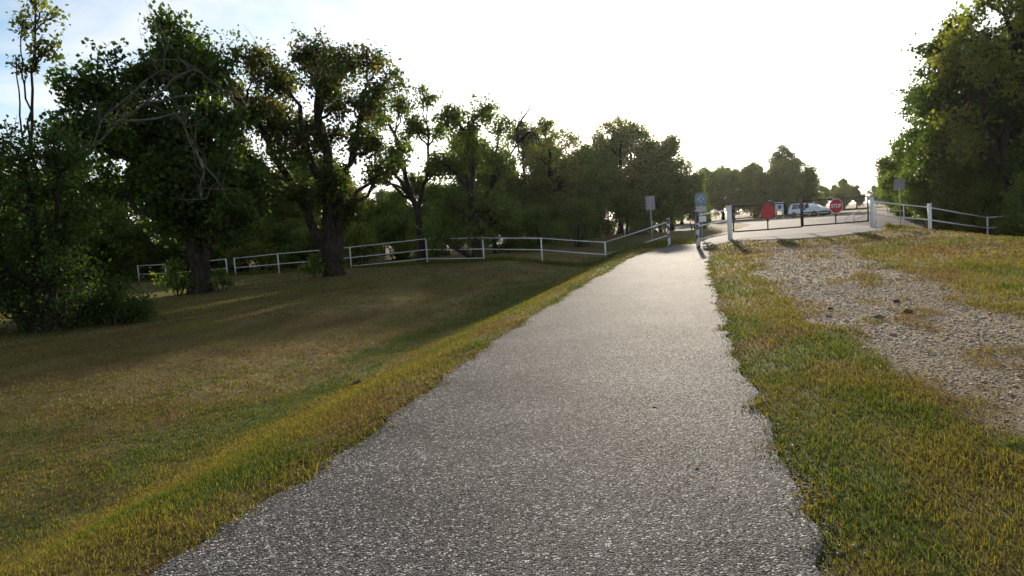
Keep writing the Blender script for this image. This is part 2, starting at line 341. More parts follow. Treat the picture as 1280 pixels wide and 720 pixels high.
# ------------------------------------------------------------------ trees
def tube_np(P, rad, k, Vs, Fs):
    P = np.asarray(P, float); n = len(P); d = np.gradient(P, axis=0); d /= np.linalg.norm(d, axis=1, keepdims=True) + 1e-9
    a = np.where(np.abs(d[:, 2:3]) < .9, [[0, 0, 1.]], [[1., 0, 0]]); e1 = np.cross(d, a); e1 /= np.linalg.norm(e1, axis=1, keepdims=True) + 1e-9; e2 = np.cross(d, e1)
    q = np.linspace(0, 2 * np.pi, k, endpoint=False)
    V = P[:, None] + (e1[:, None] * np.cos(q)[None, :, None] + e2[:, None] * np.sin(q)[None, :, None]) * np.asarray(rad)[:, None, None]
    off = sum(len(v) for v in Vs); Vs.append(V.reshape(-1, 3))
    i = np.arange(n - 1)[:, None] * k; j = np.arange(k)[None]
    Fs.append((np.stack([i + j, i + (j + 1) % k, i + k + (j + 1) % k, i + k + j], -1).reshape(-1, 4)) + off)
def bez(a, b, bend, n, rng, jit=.06):
    a = np.array(a, float); b = np.array(b, float); u = np.linspace(0, 1, n)[:, None]; L = np.linalg.norm(b - a)
    c = (a + b) / 2 + np.array(bend); P = (1 - u) ** 2 * a + 2 * u * (1 - u) * c + u * u * b
    j = rng.normal(0, jit * L, (n, 3)); j[0] = 0; j[-1] = 0
    return P + j * np.sin(np.pi * u)
LEAFC = {'dark': [(.020, .040, .007), (.036, .064, .010), (.068, .096, .014)],
         'mid': [(.045, .075, .013), (.070, .105, .017), (.115, .130, .022)],
         'yellow': [(.075, .105, .018), (.120, .135, .022), (.190, .165, .030)],
         'rust': [(.060, .060, .016), (.105, .075, .022), (.150, .085, .030)]}
def leaves_np(C, rng, size, tone, droop=.25):
    n = len(C); d = rng.normal(0, 1, (n, 3)); d[:, 2] -= droop; d /= np.linalg.norm(d, axis=1, keepdims=True)
    r = rng.normal(0, 1, (n, 3)); e = np.cross(d, r); e /= np.linalg.norm(e, axis=1, keepdims=True) + 1e-9
    nrm = np.cross(d, e)
    sz = size * rng.uniform(.6, 1.35, n)[:, None]
    V = np.stack([C, C + d * sz * .5 + e * sz * .36 + nrm * sz * .12, C + d * sz, C + d * sz * .5 - e * sz * .36 + nrm * sz * .12], 1).reshape(-1, 3)
    Fq = np.arange(n * 4).reshape(-1, 4)
    return V, Fq
def make_tree(trunk_top, lobes, seed, trunk_r=.25, stems=None, leaf=.12, twigs=26, per=16, tone='dark', spread=.24, airy=0.0, bare=(), clump=1.0, twig_len=1.0, tone2=None, bare_r=1.0):
    """trunk from the origin; lobes (x, y, z, r): foliage masses, each carried by its own limb. Returns (wood mesh, leaf mesh)"""
    rng = np.random.default_rng(seed); Vs, Fs = [], []; LC, LT = [], []
    stems = stems or [[(0, 0, 0), tuple(trunk_top)]]
    stem_pts = []
    for si, st in enumerate(stems):
        a = np.array(st[0], float); P = [a]
        for b in st[1:]:
            b = np.array(b, float); q = bez(P[-1], b, rng.normal(0, .08 * np.linalg.norm(b - P[-1]), 3) * [1, 1, .3], 6, rng, .02); P += list(q[1:])
        P = np.array(P); n = len(P); u = np.linspace(0, 1, n); r0 = trunk_r * (1 if si == 0 else .62)
        rad = r0 * (1 - .62 * u) * (1 + .55 * np.exp(-(P[:, 2] / .22)))
        P[0, 2] -= .25
        tube_np(P, rad, 9, Vs, Fs); stem_pts.append((P, rad))
    allP = np.concatenate([p for p, _ in stem_pts]); allR = np.concatenate([r for _, r in stem_pts])
    for (x, y, z, r) in lobes:
        c = np.array([x, y, z]); dist = np.linalg.norm(allP - c, axis=1) + 2.2 * np.maximum(0, allP[:, 2] - (z - .55 * np.hypot(allP[:, 0] - x, allP[:, 1] - y) - .3))
        dist = dist + 1.5 * (allP[:, 2] < .9)
        i = int(np.argmin(dist)); a = allP[i]; n = 8
        P = bez(a, c, (0, 0, .12 * np.linalg.norm(c - a)), n, rng, .045); r0 = min(allR[i] * .7, .03 + .03 * np.linalg.norm(c - a) + .02 * r)
        rad = np.linspace(r0, .022, n); tube_np(P, rad, 6, Vs, Fs)
        rot = np.linalg.qr(rng.normal(0, 1, (3, 3)))[0]; strc = np.array([1.35, .95, .7])
        sd_ = rng.normal(0, 1, (5, 3)); sd_ /= np.linalg.norm(sd_, axis=1, keepdims=True); sub = c + sd_ * r * rng.uniform(.6, 1.15, (5, 1)) * [1, 1, .9]
        nt_ = max(6, int(1.5 * twigs * r * r * clump))
        for _ in range(nt_):
            if rng.random() < .42: end = c + (rng.normal(0, .48, 3) * r * strc) @ rot
            else:
                q_ = rng.integers(len(sub)); end = sub[q_] + rng.normal(0, .24, 3) * r
            st0 = P[rng.integers(n // 2 - 1, n)]
            Q = bez(st0, end, rng.normal(0, .12, 3) + [0, 0, .10], 5, rng, .05)
            tube_np(Q, np.linspace(.014, .004, 5), 3, Vs, Fs)
            if rng.random() < airy: continue
            k = max(4, int(1.75 * per * rng.uniform(.5, 1.5)))
            u = rng.uniform(.45, 1.06, k); base = Q[np.clip((u * 4).astype(int), 0, 3)]; base = base + (Q[np.clip((u * 4).astype(int) + 1, 0, 4)] - base) * ((u * 4) % 1)[:, None]
            LC.append(base + rng.normal(0, spread, (k, 3)) * [1, 1, .8]); LT.append(np.full(k, rng.random()))
    for path_ in bare:                                   # leafless limbs with side twigs
        P = np.array(path_, float); Q = [P[0]]
        for b in P[1:]: Q += list(bez(Q[-1], b, (0, 0, 0), 4, rng, .05)[1:])
        Q = np.array(Q); L_ = len(Q); tube_np(Q, np.linspace(.075 * bare_r, .010, L_), 5, Vs, Fs)
        for k in range(L_ * 2):
            i = rng.integers(L_ // 3, L_); e = Q[i] + rng.normal(0, .45, 3) + [0, 0, .3]
            q = bez(Q[i], e, rng.normal(0, .1, 3), 5, rng, .07); tube_np(q, np.linspace(.014, .004, 5), 3, Vs, Fs)
    wood = np_mesh('trunk', np.concatenate(Vs), np.concatenate(Fs), None, True); wood.materials.append(MAT['bark'])
    C_ = np.concatenate(LC); lt = np.concatenate(LT); V, Fq = leaves_np(C_, rng, leaf, tone)
    pal = np.array(LEAFC[tone]); q = np.clip(.55 * lt + .45 * rng.random(len(lt)), 0, .999) * 2; i = q.astype(int); f = (q - i)[:, None]
    c = pal[i] * (1 - f) + pal[i + 1] * f
    if tone2:
        p2 = np.array(LEAFC[tone2]); sel = (rng.random(len(lt)) < .25) | (lt > .8); c = np.where(sel[:, None], p2[i], c)
    c = c * rng.uniform(.75, 1.35, (len(c), 1)) * 1.22
    lm = np_mesh('crown', V, Fq, np.repeat(c, 4, 0), False); lm.materials.append(MAT['leaf'])
    return wood, lm
def put_tree(name, meshes, loc, label, cat='tree', group=None, rz=0.0, sc=1.0, zoff=0.0):
    x, y = loc[:2]; o = empty(name, (x, y, H(x, y) + zoff), rz); o.scale = (sc if hasattr(sc, '__len__') else (sc,) * 3)
    link('trunk', meshes[0], None, o); link('crown', meshes[1], None, o); tag(o, label, cat, group); return o
def lobes_auto(seed, h0, h1, rad, n, shape='round', r=(.8, 1.4)):
    rng = np.random.default_rng(seed); out_ = []
    for k in range(n):
        u = (k + rng.random()) / n; z = h0 + (h1 - h0) * u
        if shape == 'round': w_ = math.sqrt(max(.05, 1 - (2 * u - .85) ** 2))
        elif shape == 'tall': w_ = .45 + .55 * math.sin(math.pi * min(1, u * 1.05) ** .8)
        else: w_ = 1 - .5 * u
        a = rng.uniform(0, 2 * math.pi) + 2.4 * k; q = rad * w_ * rng.uniform(.35, 1.0) ** .5
        out_.append((q * math.cos(a), q * math.sin(a), z, rng.uniform(*r) * (1.0 if u < .85 else .75)))
    return out_
rd = random.Random(3)
def D(l, dep=1.3):
    o_ = []
    for (x, z, r) in l:
        y = rd.uniform(.25, 1) * dep * rd.choice((-1, 1))
        o_ += [(x, y, z, r), (x + rd.uniform(-.3, .3) * r, -y * rd.uniform(.5, 1), z + rd.uniform(-.35, .25) * r, r * rd.uniform(.75, 1.0))]
    return o_

# the big dark tree by the short fence
lob = D([(.1, 9.9, .9), (1.3, 8.4, 1.0), (-1.9, 8.9, .8), (-4.3, 7.0, .8), (-1.1, 8.7, 1.2), (.6, 8.8, 1.1), (-2.8, 8.0, 1.1), (-3.8, 7.9, .9), (-2.5, 6.5, 1.5), (-.6, 6.8, 1.7), (1.3, 6.9, 1.3), (0, 4.7, 1.6), (-1.9, 4.6, 1.4), (1.7, 4.7, 1.3), (-.6, 2.9, 1.1), (.9, 2.6, .9), (2.2, 3.4, 1.0), (-3.6, 6.0, 1.0), (-3.3, 4.4, .9), (.4, 9.4, .8), (-.4, 5.6, 1.6), (.4, 3.8, 1.3)], 1.6)
put_tree('broadleaf_tree', make_tree((.1, 0, 6.5), lob, 21, .40, [[(0, 0, 0), (-.15, .1, 2.5), (.1, 0, 7)], [(.1, 0, .6), (.5, .2, 3.5), (.9, .3, 6)], [(0, 0, 1.8), (-1.2, -.2, 4.5), (-2.2, 0, 6.5)]], .185, 19, 14, 'dark', .17), (-12.1, 28), 'tall dense dark green tree whose trunk stands before the short white fence', group='trees on the shaded lawn')
# the many-stemmed tree in the middle of the lawn
lob = D([(-3.3, 8.2, 1.4), (-4.4, 6.0, 1.2), (-2.6, 10.4, 1.0), (-.3, 10.3, 1.1), (.8, 8.6, 1.4), (-.7, 6.8, 1.5), (2.7, 9.9, .8), (2.7, 7.9, 1.1), (2.0, 6.0, 1.1), (.4, 4.2, 1.2), (-.8, 4.0, 1.1), (-3.0, 4.6, 1.0), (3.7, 9.0, .5), (-1.8, 9.0, 1.1), (-2.2, 7.4, 1.2), (1.6, 9.9, .8), (-4.0, 9.0, .8), (1.3, 3.0, .8), (3.1, 5.0, .8)], 1.7)
put_tree('broadleaf_tree', make_tree(None, lob, 22, .42, [[(0, 0, 0), (0, 0, 2), (.1, .1, 5), (0, 0, 8.5)], [(-.2, 0, .8), (-1.0, 0, 3), (-2.4, -.3, 6), (-3.2, 0, 8)], [(.2, 0, .9), (.5, .2, 4), (1.8, .3, 7.5)], [(.05, .1, 1.5), (-.45, -.2, 5), (-.9, 0, 8)]], .165, 25, 14, 'dark', .16, .1, tone2='rust'), (-8.3, 34), 'large many-stemmed tree with a slanting limb and brown-tinged leaves on the open lawn', group='trees on the shaded lawn')
# the open forked tree behind the pipe fence
lob = D([(-1.7, 8.4, .85), (-.3, 9.3, .8), (1.1, 9.6, .7), (.4, 7.7, .9), (-1.2, 6.3, .8), (1.7, 7.6, .6), (1.2, 5.4, .65), (-2.1, 5.0, .7), (-.5, 7.0, .6), (-2.4, 7.2, .6)], .9)
put_tree('open_forked_tree', make_tree(None, lob, 23, .24, [[(0, 0, 0), (.05, 0, 3.1), (-.5, .1, 5), (-.9, 0, 7.5)], [(.05, 0, 3.0), (.7, -.1, 4.8), (1.0, 0, 7.8)], [(-.3, 0, 4.2), (-1.6, 0, 5.8)]], .17, 26, 13, 'mid', .16, .1), (-5.2, 42), 'slender forked tree with a thin open crown just behind the pipe fence', group='trees on the shaded lawn')  # brighter leaf tone paints these leaves as sunlit
lob = D([(-.8, 7.7, .9), (1.1, 8.1, .7), (1.9, 7.0, .7), (-1.5, 5.6, .9), (.2, 5.7, 1.1), (1.9, 5.2, .9), (-1.1, 3.0, 1.2), (.7, 3.0, 1.2), (1.9, 2.6, .9), (.2, 7.0, .8), (-1.9, 1.6, .8), (.3, 1.6, .8)], 1.0)
put_tree('broadleaf_tree', make_tree(None, lob, 24, .27, [[(0, 0, 0), (.05, 0, 3), (0, 0, 7)], [(0, 0, 1.6), (1.2, .1, 4), (1.7, 0, 6.4)]], .165, 26, 14, 'mid', .17, .08, [[(1.2, .1, 4.0), (2.6, 0, 6.0), (2.9, .2, 7.4), (3.3, .1, 8.6)], [(2.7, 0, 6.2), (3.6, .1, 6.8), (4.1, 0, 5.9)], [(2.8, .1, 7.0), (3.7, .1, 8.3)]]), (-1.9, 39.6), 'bushy tree at the fence with a bare crooked limb reaching toward the path', group='trees on the shaded lawn')
# thicket at the left edge
lob = D([(-.5, 4.5, .7), (.4, 4.2, .7), (-1.1, 3.6, .9), (1.1, 4.0, .6), (.2, 3.2, .9), (-.9, 2.4, 1.0), (.6, 2.2, .9), (1.3, 3.0, .5), (-.3, 1.4, 1.0), (.9, 1.3, .8), (-1.3, 1.2, .9), (.1, .6, .8), (1.1, .5, .6), (-2.0, 3.2, .9), (-2.2, 2.0, 1.0), (-2.2, .9, .9), (-1.9, 4.6, .8), (1.2, 4.5, .4)], .9)
put_tree('thicket', make_tree(None, lob, 25, .16, [[(0, 0, 0), (.1, 0, 4.2)], [(-.4, .2, 0), (-1.0, 0, 3.6)], [(.3, -.2, 0), (.9, 0, 3.6)], [(-1.0, -.1, 0), (-2.0, .1, 3.2)]], .095, 36, 14, 'dark', .17, .22), (-11.4, 17.2), 'dark vine-tangled thicket of thin stems at the lawn edge', 'thicket', None)
lob = D([(0, .45, .55), (.6, .4, .45), (-.5, .5, .5), (.9, .3, .3), (.2, .9, .4)], .5)
put_tree('low_shrub', make_tree(None, lob, 26, .03, [[(0, 0, 0), (.1, 0, .6)], [(.1, 0, 0), (.6, 0, .5)], [(-.1, 0, 0), (-.5, 0, .5)]], .07, 60, 14, 'dark', .14), (-9.9, 17.6), 'low sprawling shrub at the foot of the dark thicket', 'shrub')
LS = make_tree(None, D([(0, .45, .4), (.45, .4, .3), (-.4, .4, .35), (.1, .85, .3)], .3), 46, .02, [[(0, 0, 0), (.1, 0, .7)], [(.1, 0, 0), (.45, 0, .5)], [(-.1, 0, 0), (-.4, 0, .5)]], .10, 34, 9, 'mid', .13)
put_tree('basal_sprouts', LS, (-9.05, 33.5), 'leafy sprouts hugging the foot of the many-stemmed tree', 'shrub', rz=1.0)
put_tree('basal_sprouts', LS, (-12.75, 27.5), 'leafy sprouts on the thicket side of the dense dark tree trunk', 'shrub', rz=2.0, sc=1.2)
put_tree('basal_sprouts', LS, (-11.2, 27.9), 'small sprouts on the open side of the dense dark tree trunk', 'shrub', rz=4.0, sc=.8)
# tall thin sapling rising out of it
lob = D([(.45, 8.5, .45), (.1, 7.7, .4), (.75, 7.9, .35), (.4, 7.1, .35), (-.05, 6.7, .25), (.8, 9.3, .4), (.5, 9.0, .4), (.7, 7.2, .25)], .35)
put_tree('sapling', make_tree(None, lob, 27, .05, [[(0, 0, 0), (-.1, 0, 4.5), (.15, 0, 6.5), (.55, .1, 9.0)], [(-.1, 0, 4.6), (0, -.1, 6.2), (.05, 0, 7.6)], [(-.15, 0, 3.0), (-.35, .1, 5.5), (-.2, 0, 7.0)]], .12, 36, 6, 'yellow', .12, .15), (-12.1, 19), 'tall thin sapling with sparse yellow-green leaves rising above the thicket', 'sapling')
# bare leaning limb arching to the right
wood, lm = make_tree(None, D([(1.2, 3.9, .35), (2.4, 4.6, .3), (.3, 3.4, .45)], .3), 28, .045, [[(0, 0, 0), (.2, 0, 2.2), (1.2, .1, 3.8), (3.0, .2, 4.9), (5.0, .3, 5.0)]], .08, 30, 10, 'mid', .15, .3,
   [[(.6, 0, 3.0), (1.8, .1, 4.5), (3.1, .2, 5.4), (3.6, .2, 5.6)], [(2.2, .1, 4.5), (3.8, .2, 4.6), (4.3, .3, 3.5), (4.2, .3, 2.6)], [(3.0, .2, 4.9), (4.4, .3, 5.6), (5.6, .3, 4.6)], [(4.2, .3, 3.6), (4.8, .3, 2.8)]], bare_r=.4)
wood.materials[0] = MAT['bark_pale']
put_tree('leaning_tree', (wood, lm), (-12.5, 19.6), 'pale bare leaning stem arching out over the dark thicket', 'tree', sc=(1, 1, 1.17))

# shared shapes for the woods
TYPES = {}
TYPES['dense'] = make_tree((0, 0, 5), lobes_auto(1, 2.2, 8.6, 3.0, 22, 'round', (1.0, 1.6)), 31, .28, [[(0, 0, 0), (.1, 0, 2.5), (-.1, .1, 6.5)], [(0, 0, 1.6), (1.0, .4, 4.5)], [(0, 0, 2), (-1, -.3, 5)]], .21, 19, 17, 'mid', .22)
TYPES['tall'] = make_tree((0, 0, 8), lobes_auto(2, 2.6, 12.0, 2.6, 28, 'tall', (.9, 1.5)), 32, .3, [[(0, 0, 0), (.1, 0, 4), (-.2, .1, 10.5)], [(0, 0, 3), (1.0, .4, 7)], [(0, 0, 4), (-1, -.3, 8)]], .20, 19, 16, 'dark', .21)
TYPES['open'] = make_tree((0, 0, 7), lobes_auto(4, 3.4, 10.5, 2.8, 20, 'round', (.7, 1.1)), 33, .24, [[(0, 0, 0), (.1, 0, 3.5), (.4, .1, 9)], [(0, 0, 2.8), (1.2, .4, 6.5)], [(0, 0, 3), (-1.2, -.3, 7.5)]], .19, 20, 12, 'yellow', .19, .10)
TYPES['bush'] = make_tree((0, 0, 2), lobes_auto(5, .5, 3.4, 1.8, 16, 'low', (.6, 1.0)), 34, .09, [[(0, 0, 0), (.1, 0, 2.8)], [(.2, 0, 0), (.9, .3, 2.2)], [(-.2, .1, 0), (-.9, -.3, 2.2)]], .16, 26, 16, 'mid', .17)
TYPES['sunlit_tint_bush'] = make_tree((0, 0, 2), lobes_auto(9, .5, 3.6, 1.7, 15, 'low', (.6, 1.0)), 38, .09, [[(0, 0, 0), (.1, 0, 2.8)], [(.2, 0, 0), (.9, .3, 2.2)], [(-.2, .1, 0), (-.9, -.3, 2.2)]], .16, 24, 14, 'yellow', .18)  # yellow leaf tone puts the look of sunlit foliage into the colour
TYPES['rust'] = make_tree((0, 0, 3), lobes_auto(6, 1.0, 6.4, 2.0, 18, 'tall', (.7, 1.2)), 35, .14, [[(0, 0, 0), (.1, 0, 4.5)], [(.1, 0, 1), (.9, .3, 3.6)]], .18, 22, 15, 'mid', .19, .05, tone2='rust')
def wood(kind, name, spots, labels, group, cat='tree'):
    for i, (x, y, s) in enumerate(spots):
        lab = labels[i] if isinstance(labels, list) else labels
        put_tree(name, TYPES[kind], (x, y), lab, cat, group, rz=rd.uniform(0, 6.28), sc=(s * rd.uniform(.92, 1.1), s * rd.uniform(.92, 1.1), s))
# sunlit clump where the path leaves the fence
wood('open', 'clump_tree', [(3.5, 57, .93)], 'leafy tree with pale trunk at the lawn end of the hazy clump', 'hazy clump of trees beyond the fence')
wood('open', 'clump_tree', [(11.2, 72, 1.08)], 'tallest tree of the hazy clump, its open top lit through', 'hazy clump of trees beyond the fence')
wood('dense', 'clump_tree', [(8.2, 68, .92), (13.0, 73, 1.20)], ['thick-crowned tree on the lawn side of the tallest tree of the hazy clump', 'thick-crowned tree standing right behind the tallest tree of the hazy clump'], 'hazy clump of trees beyond the fence')
wood('dense', 'clump_tree', [(5.6, 60, .80)], 'full rounded tree standing closest to the fence corner in the hazy clump', 'hazy clump of trees beyond the fence')
wood('dense', 'clump_tree', [(16.0, 71, 1.0)], 'round tree at the road end of the hazy clump', 'hazy clump of trees beyond the fence')
wood('bush', 'clump_bush', [(3.5, 64, 1.0), (7.0, 63, .9), (10.5, 64, 1.1), (13.8, 65, 1.2), (17.6, 68, .9), (7, 72.8, 1.4), (10.2, 72.6, 1.4), (4, 72, 1.4)], 'leafy bush filling the foot of the hazy clump', 'bushes under the hazy clump', 'bush')
# belt behind the lawn
wood('dense', 'belt_tree', [(-34, 58, 1.15), (-27, 62, 1.1), (-21.5, 58, 1.05), (-16, 61, 1.0), (-41, 54, 1.2), (-30, 68, 1.3), (-46, 60, 1.3)], 'mid green tree in the belt behind the lawn fence', 'tree belt behind the lawn')
wood('dense', 'belt_tree', [(-8.5, 66, .75), (-3.2, 63, 1.05), (1.6, 62, 1.1)], ['lowest round tree of the lawn belt, seen past the slender forked tree', 'round belt tree rising behind the bushy tree with the bare limb', 'round belt tree between the bare crooked limb and the hazy clump'], 'low end of the lawn belt')
wood('rust', 'belt_tree', [(-24, 54, 1.0), (-12, 57, .85), (-37, 50, 1.1), (-1.0, 56, 1.0), (-19, 66, 1.4), (-30, 52, 1.1), (2.5, 56, .9), (-16, 52, .9)], 'upright brown-tinged tree in the belt behind the lawn fence', 'brown-tinged trees behind the lawn')
wood('bush', 'belt_bush', [(-30, 50, 1.2), (-26.5, 52, 1.1), (-22.5, 51, 1.1), (-19, 52, 1.2), (-15, 50, .9), (-11.5, 52, 1.1), (-8, 51, .85), (-4.5, 52, .8), (-1, 49, .9), (2.0, 48, .8), (-34, 47, 1.2), (-38, 43, 1.3), (-20.2, 48.6, .6), (5, 52, .9), (-13, 46, .7), (-17.5, 56, 1.2), (-24.5, 57, 1.2), (-6.5, 57, 1.1), (-10.5, 60, 1.2), (-2.5, 60, 1.2), (2, 66, 1.3), (-29, 57, 1.2), (4.8, 60, 1.2)], 'rounded green bush in the undergrowth behind the lawn fence', 'bushes behind the lawn fence', 'bush')
wood('sunlit_tint_bush', 'belt_bush', [(-23.5, 52.5, 1.2), (-29, 52.5, 1.5), (-17, 49.5, 1.0), (-21, 54.5, 1.6), (-9.5, 47, .7), (-32, 55, 1.9), (-6, 49, .7), (-14, 54, 1.4)], 'yellow-green bush, leaf colour painted as sunlit, in the undergrowth behind the lawn fence', 'bushes painted as sunlit behind the lawn fence', 'bush')
wood('dense', 'belt_tree', [(-22, 30, .62), (-28, 36, .9), (-31, 44, 1.0)], 'full green tree beyond the left thicket', 'trees beyond the thicket')
# wood on the right
wood('tall', 'roadside_tree', [(31.9, 50, 1.2), (34.4, 56, 1.02), (37.6, 62, .9)], ['tall dark tree whose crown makes the sky edge of the roadside wood', 'tall dark tree rising behind the square grey sign', 'shorter tall-crowned tree past the square grey sign in the roadside wood'], 'wood behind the sloping fence')
wood('open', 'roadside_tree', [(31.2, 45.5, 1.5)], 'tallest open-topped tree in the wood with bare stems against the sky', 'wood behind the sloping fence')
wood('tall', 'roadside_tree', [(36.5, 47, 1.3), (39, 54, 1.2), (35.5, 41, 1.2), (41, 47, 1.3), (34.2, 47.5, 1.0), (37, 43.5, 1.0), (33.2, 43.0, 1.0)], 'tall dark tree standing deep in the wood behind the sloping fence', 'deep wood trees')
wood('dense', 'roadside_tree', [(32.2, 53.5, .8), (35.6, 64, .72), (38.4, 70, .7), (42.6, 74, .66)], 'round-crowned tree along the front of the roadside wood', 'front of the roadside wood')
wood('rust', 'roadside_tree', [(31.0, 48.0, 1.0), (37.0, 66.5, .85), (34.0, 58, .9)], 'brown-tinged slim tree along the front of the roadside wood', 'slim trees at the roadside wood')
wood('bush', 'roadside_bush', [(30.6, 52, .8), (33.4, 57, .8), (34.0, 61, .7), (36.6, 69, .6), (30.2, 45.5, .9), (31.8, 42, 1.2), (33.4, 45.6, 1.3), (33.2, 50.5, 1.3), (30.6, 40.0, 1.0), (35, 53, 1.3)], 'leafy bush at the foot of the roadside wood', 'bushes under the roadside wood', 'bush')
wood('bush', 'corner_bush', [(28.0, 38.2, .95)], 'green bush covering the end of the sloping white fence', None, 'bush')
wood('dense', 'far_tree', [(45.8, 83, .70), (49.8, 91, .70), (53, 98, .7), (59, 108, .75)], 'dark tree farther along the roadside past the wood', 'trees farther along the road')
# across the road
wood('dense', 'far_tree', [(33, 118, .95), (37, 124, 1.0), (41, 120, 1.0), (29, 126, .95), (24, 118, .9), (45, 130, 1.0), (20, 108, .8), (27, 112, .85), (35, 112, .85), (43, 116, .9), (39.5, 112, .8)], 'tree in the dark row across the cross road', 'row across the road')
wood('tall', 'far_tree', [(48.3, 126, 1.0)], 'tallest tree of the dark row, its crown standing above the others', 'row across the road')
wood('dense', 'far_tree', [(51.5, 128, 1.1), (47, 122, 1.05)], ['broad dark tree on the car side of the tallest tree across the road', 'broad dark tree just in front of the tallest tree across the road'], 'row across the road')
far = [(60 + 5.5 * k + rd.uniform(-2, 2), 190 + rd.uniform(-25, 40), rd.uniform(.55, .95)) for k in range(22)]
far += [(66, 166, .6), (71, 172, .7), (76, 178, .6), (80.5, 184, .7), (84, 181, .6), (62, 160, .7)]
wood('dense', 'distant_tree', far, 'small distant tree on the skyline beyond the parked cars', 'distant skyline trees')
wood('dense', 'distant_tree', [(-60 + 9.5 * k + rd.uniform(-3, 3), 125 + rd.uniform(-12, 30), rd.uniform(.9, 1.3)) for k in range(9)], 'distant tree far behind the lawn belt', 'distant trees behind the lawn')

# ------------------------------------------------------------------ pipe fences
def fence(name, label, pts, rails, post_r=.045, tall=1.2, post_over=.0, fat=(), caps=(), chipped=(), rail_r=.028, group=None, skip=()):
    """pts (x, y, top z); rails: offsets below the top"""
    x0, y0, _ = pts[0]; root = empty(name, (x0, y0, H(x0, y0))); tag(root, label, 'fence', group)
    o = Vector(root.location)
    for i, (x, y, zt) in enumerate(pts):
        g = H(x, y); r = post_r * (1.9 if i in fat else 1.0); top = zt + (.10 if i in fat else 0)
        m_ = MAT['white_chipped'] if i in chipped else MAT['white']
        p_ = MB().tube([Vector((x, y, g - .3)) - o, Vector((x, y, top)) - o], r, 10).build('post', m_, root, True)
        if i in caps: MB().tube([Vector((x, y, top)) - o, Vector((x, y, top + .035)) - o], r * 1.25, 10).build('cap', MAT['white'], p_, True)
    for i in range(len(pts) - 1):
        for k, dz in enumerate(rails):
            if (i, k) in skip: continue
            a = Vector((pts[i][0], pts[i][1], pts[i][2] - dz)) - o; b = Vector((pts[i + 1][0], pts[i + 1][1], pts[i + 1][2] - dz)) - o
            mid = (a + b) / 2 + Vector((0, 0, -.012))
            MB().tube([a, mid, b], rail_r, 8).build('rail', MAT['white'], root, True)
    return root
fence('pipe_fence', 'long white pipe fence dipping into the swale and running behind the lawn trees',
      [(7.29, 32.83, 1.17), (4.67, 35.1, .38), (1.66, 37.06, .76), (-1.39, 38.67, .97), (-4.57, 39.9, 1.12), (-9.18, 41.64, .92), (-13.67, 42.6, .82), (-17.2, 45.1, .70)],
      [.03, .63, 1.12], .034, fat=(0,), caps=(0,), chipped=(0,), skip=((0, 2), (1, 2), (2, 2), (5, 2), (6, 2)), rail_r=.021)
fence('pipe_fence', 'short white two-rail pipe fence beyond the dark tree trunk', [(-25.36, 49.19, .58), (-23.2, 48.6, .56), (-20.6, 47.6, .60), (-18.3, 46.6, .66)], [.03, .63], .038, skip=((1, 0),), rail_r=.024)
fence('pipe_fence', 'short white pipe fence closing the gap between path and gate', [(7.74, 29.5, 1.42), (9.46, 30.9, 1.55)], [.06, .50, 1.06], fat=(0,), caps=(0,), chipped=(0,))
fence('pipe_fence', 'white pipe fence sloping down from the gate toward the wood', [(16.14, 31.95, 1.50), (20.43, 34.93, 1.00), (27.6, 41.5, .10), (28.6, 39.0, .22)], [.06, .66, 1.18], fat=(0, 1), caps=(0, 1), skip=((1, 2), (2, 2)))
fence('pipe_fence', 'low grey-white pipe rail beside the driveway behind the gate', [(22.47, 48, .46), (23.15, 48.3, .75), (24.9, 48.8, 1.35), (28, 51, 1.1)], [.05, .5], .035, rail_r=.022)

# ------------------------------------------------------------------ double gate
GA = Vector((9.66, 30.93, 0)); GB = Vector((15.94, 31.92, 0)); gd = (GB - GA).normalized(); ga_ = math.atan2(gd.y, gd.x)
gp = empty('gate_post', (9.49, 30.90, H(9.49, 30.90))); tag(gp, 'thick white steel post carrying the closed black gate beside the path gap', 'post')
MB().tube([(0, 0, -.3), (0, 0, 1.44)], .10, 12).build('shaft', MAT['white'], gp, True); MB().tube([(0, 0, 1.44), (0, 0, 1.48)], .125, 12).build('cap', MAT['white'], gp, True)
for z in (.42, 1.25): MB().box((.13, .02, z), (.10, .05, .06)).build('hinge', MAT['gate'], gp)
def octagon(r, th, y):
    n = 8; V = [(r * math.cos(math.pi / 8 + k * math.pi / 4), y - th / 2, r * math.sin(math.pi / 8 + k * math.pi / 4)) for k in range(8)]
    return V + [(a, y + th / 2, c) for a, b, c in V], [tuple(range(8)), tuple(range(15, 7, -1))] + [(i, i + 8, (i + 1) % 8 + 8, (i + 1) % 8) for i in range(8)]
def text_mesh(s, size):
    c = bpy.data.curves.new('t', 'FONT'); c.body = s; c.size = size; c.align_x = 'CENTER'; c.align_y = 'CENTER'; c.extrude = .0015; c.offset = size * .016
    ob = bpy.data.objects.new('t', c); COL.objects.link(ob); dg = bpy.context.evaluated_depsgraph_get(); me = bpy.data.meshes.new_from_object(ob.evaluated_get(dg)); bpy.data.objects.remove(ob)
    me.transform(Matrix.Rotation(R(90), 4, 'X')); return me
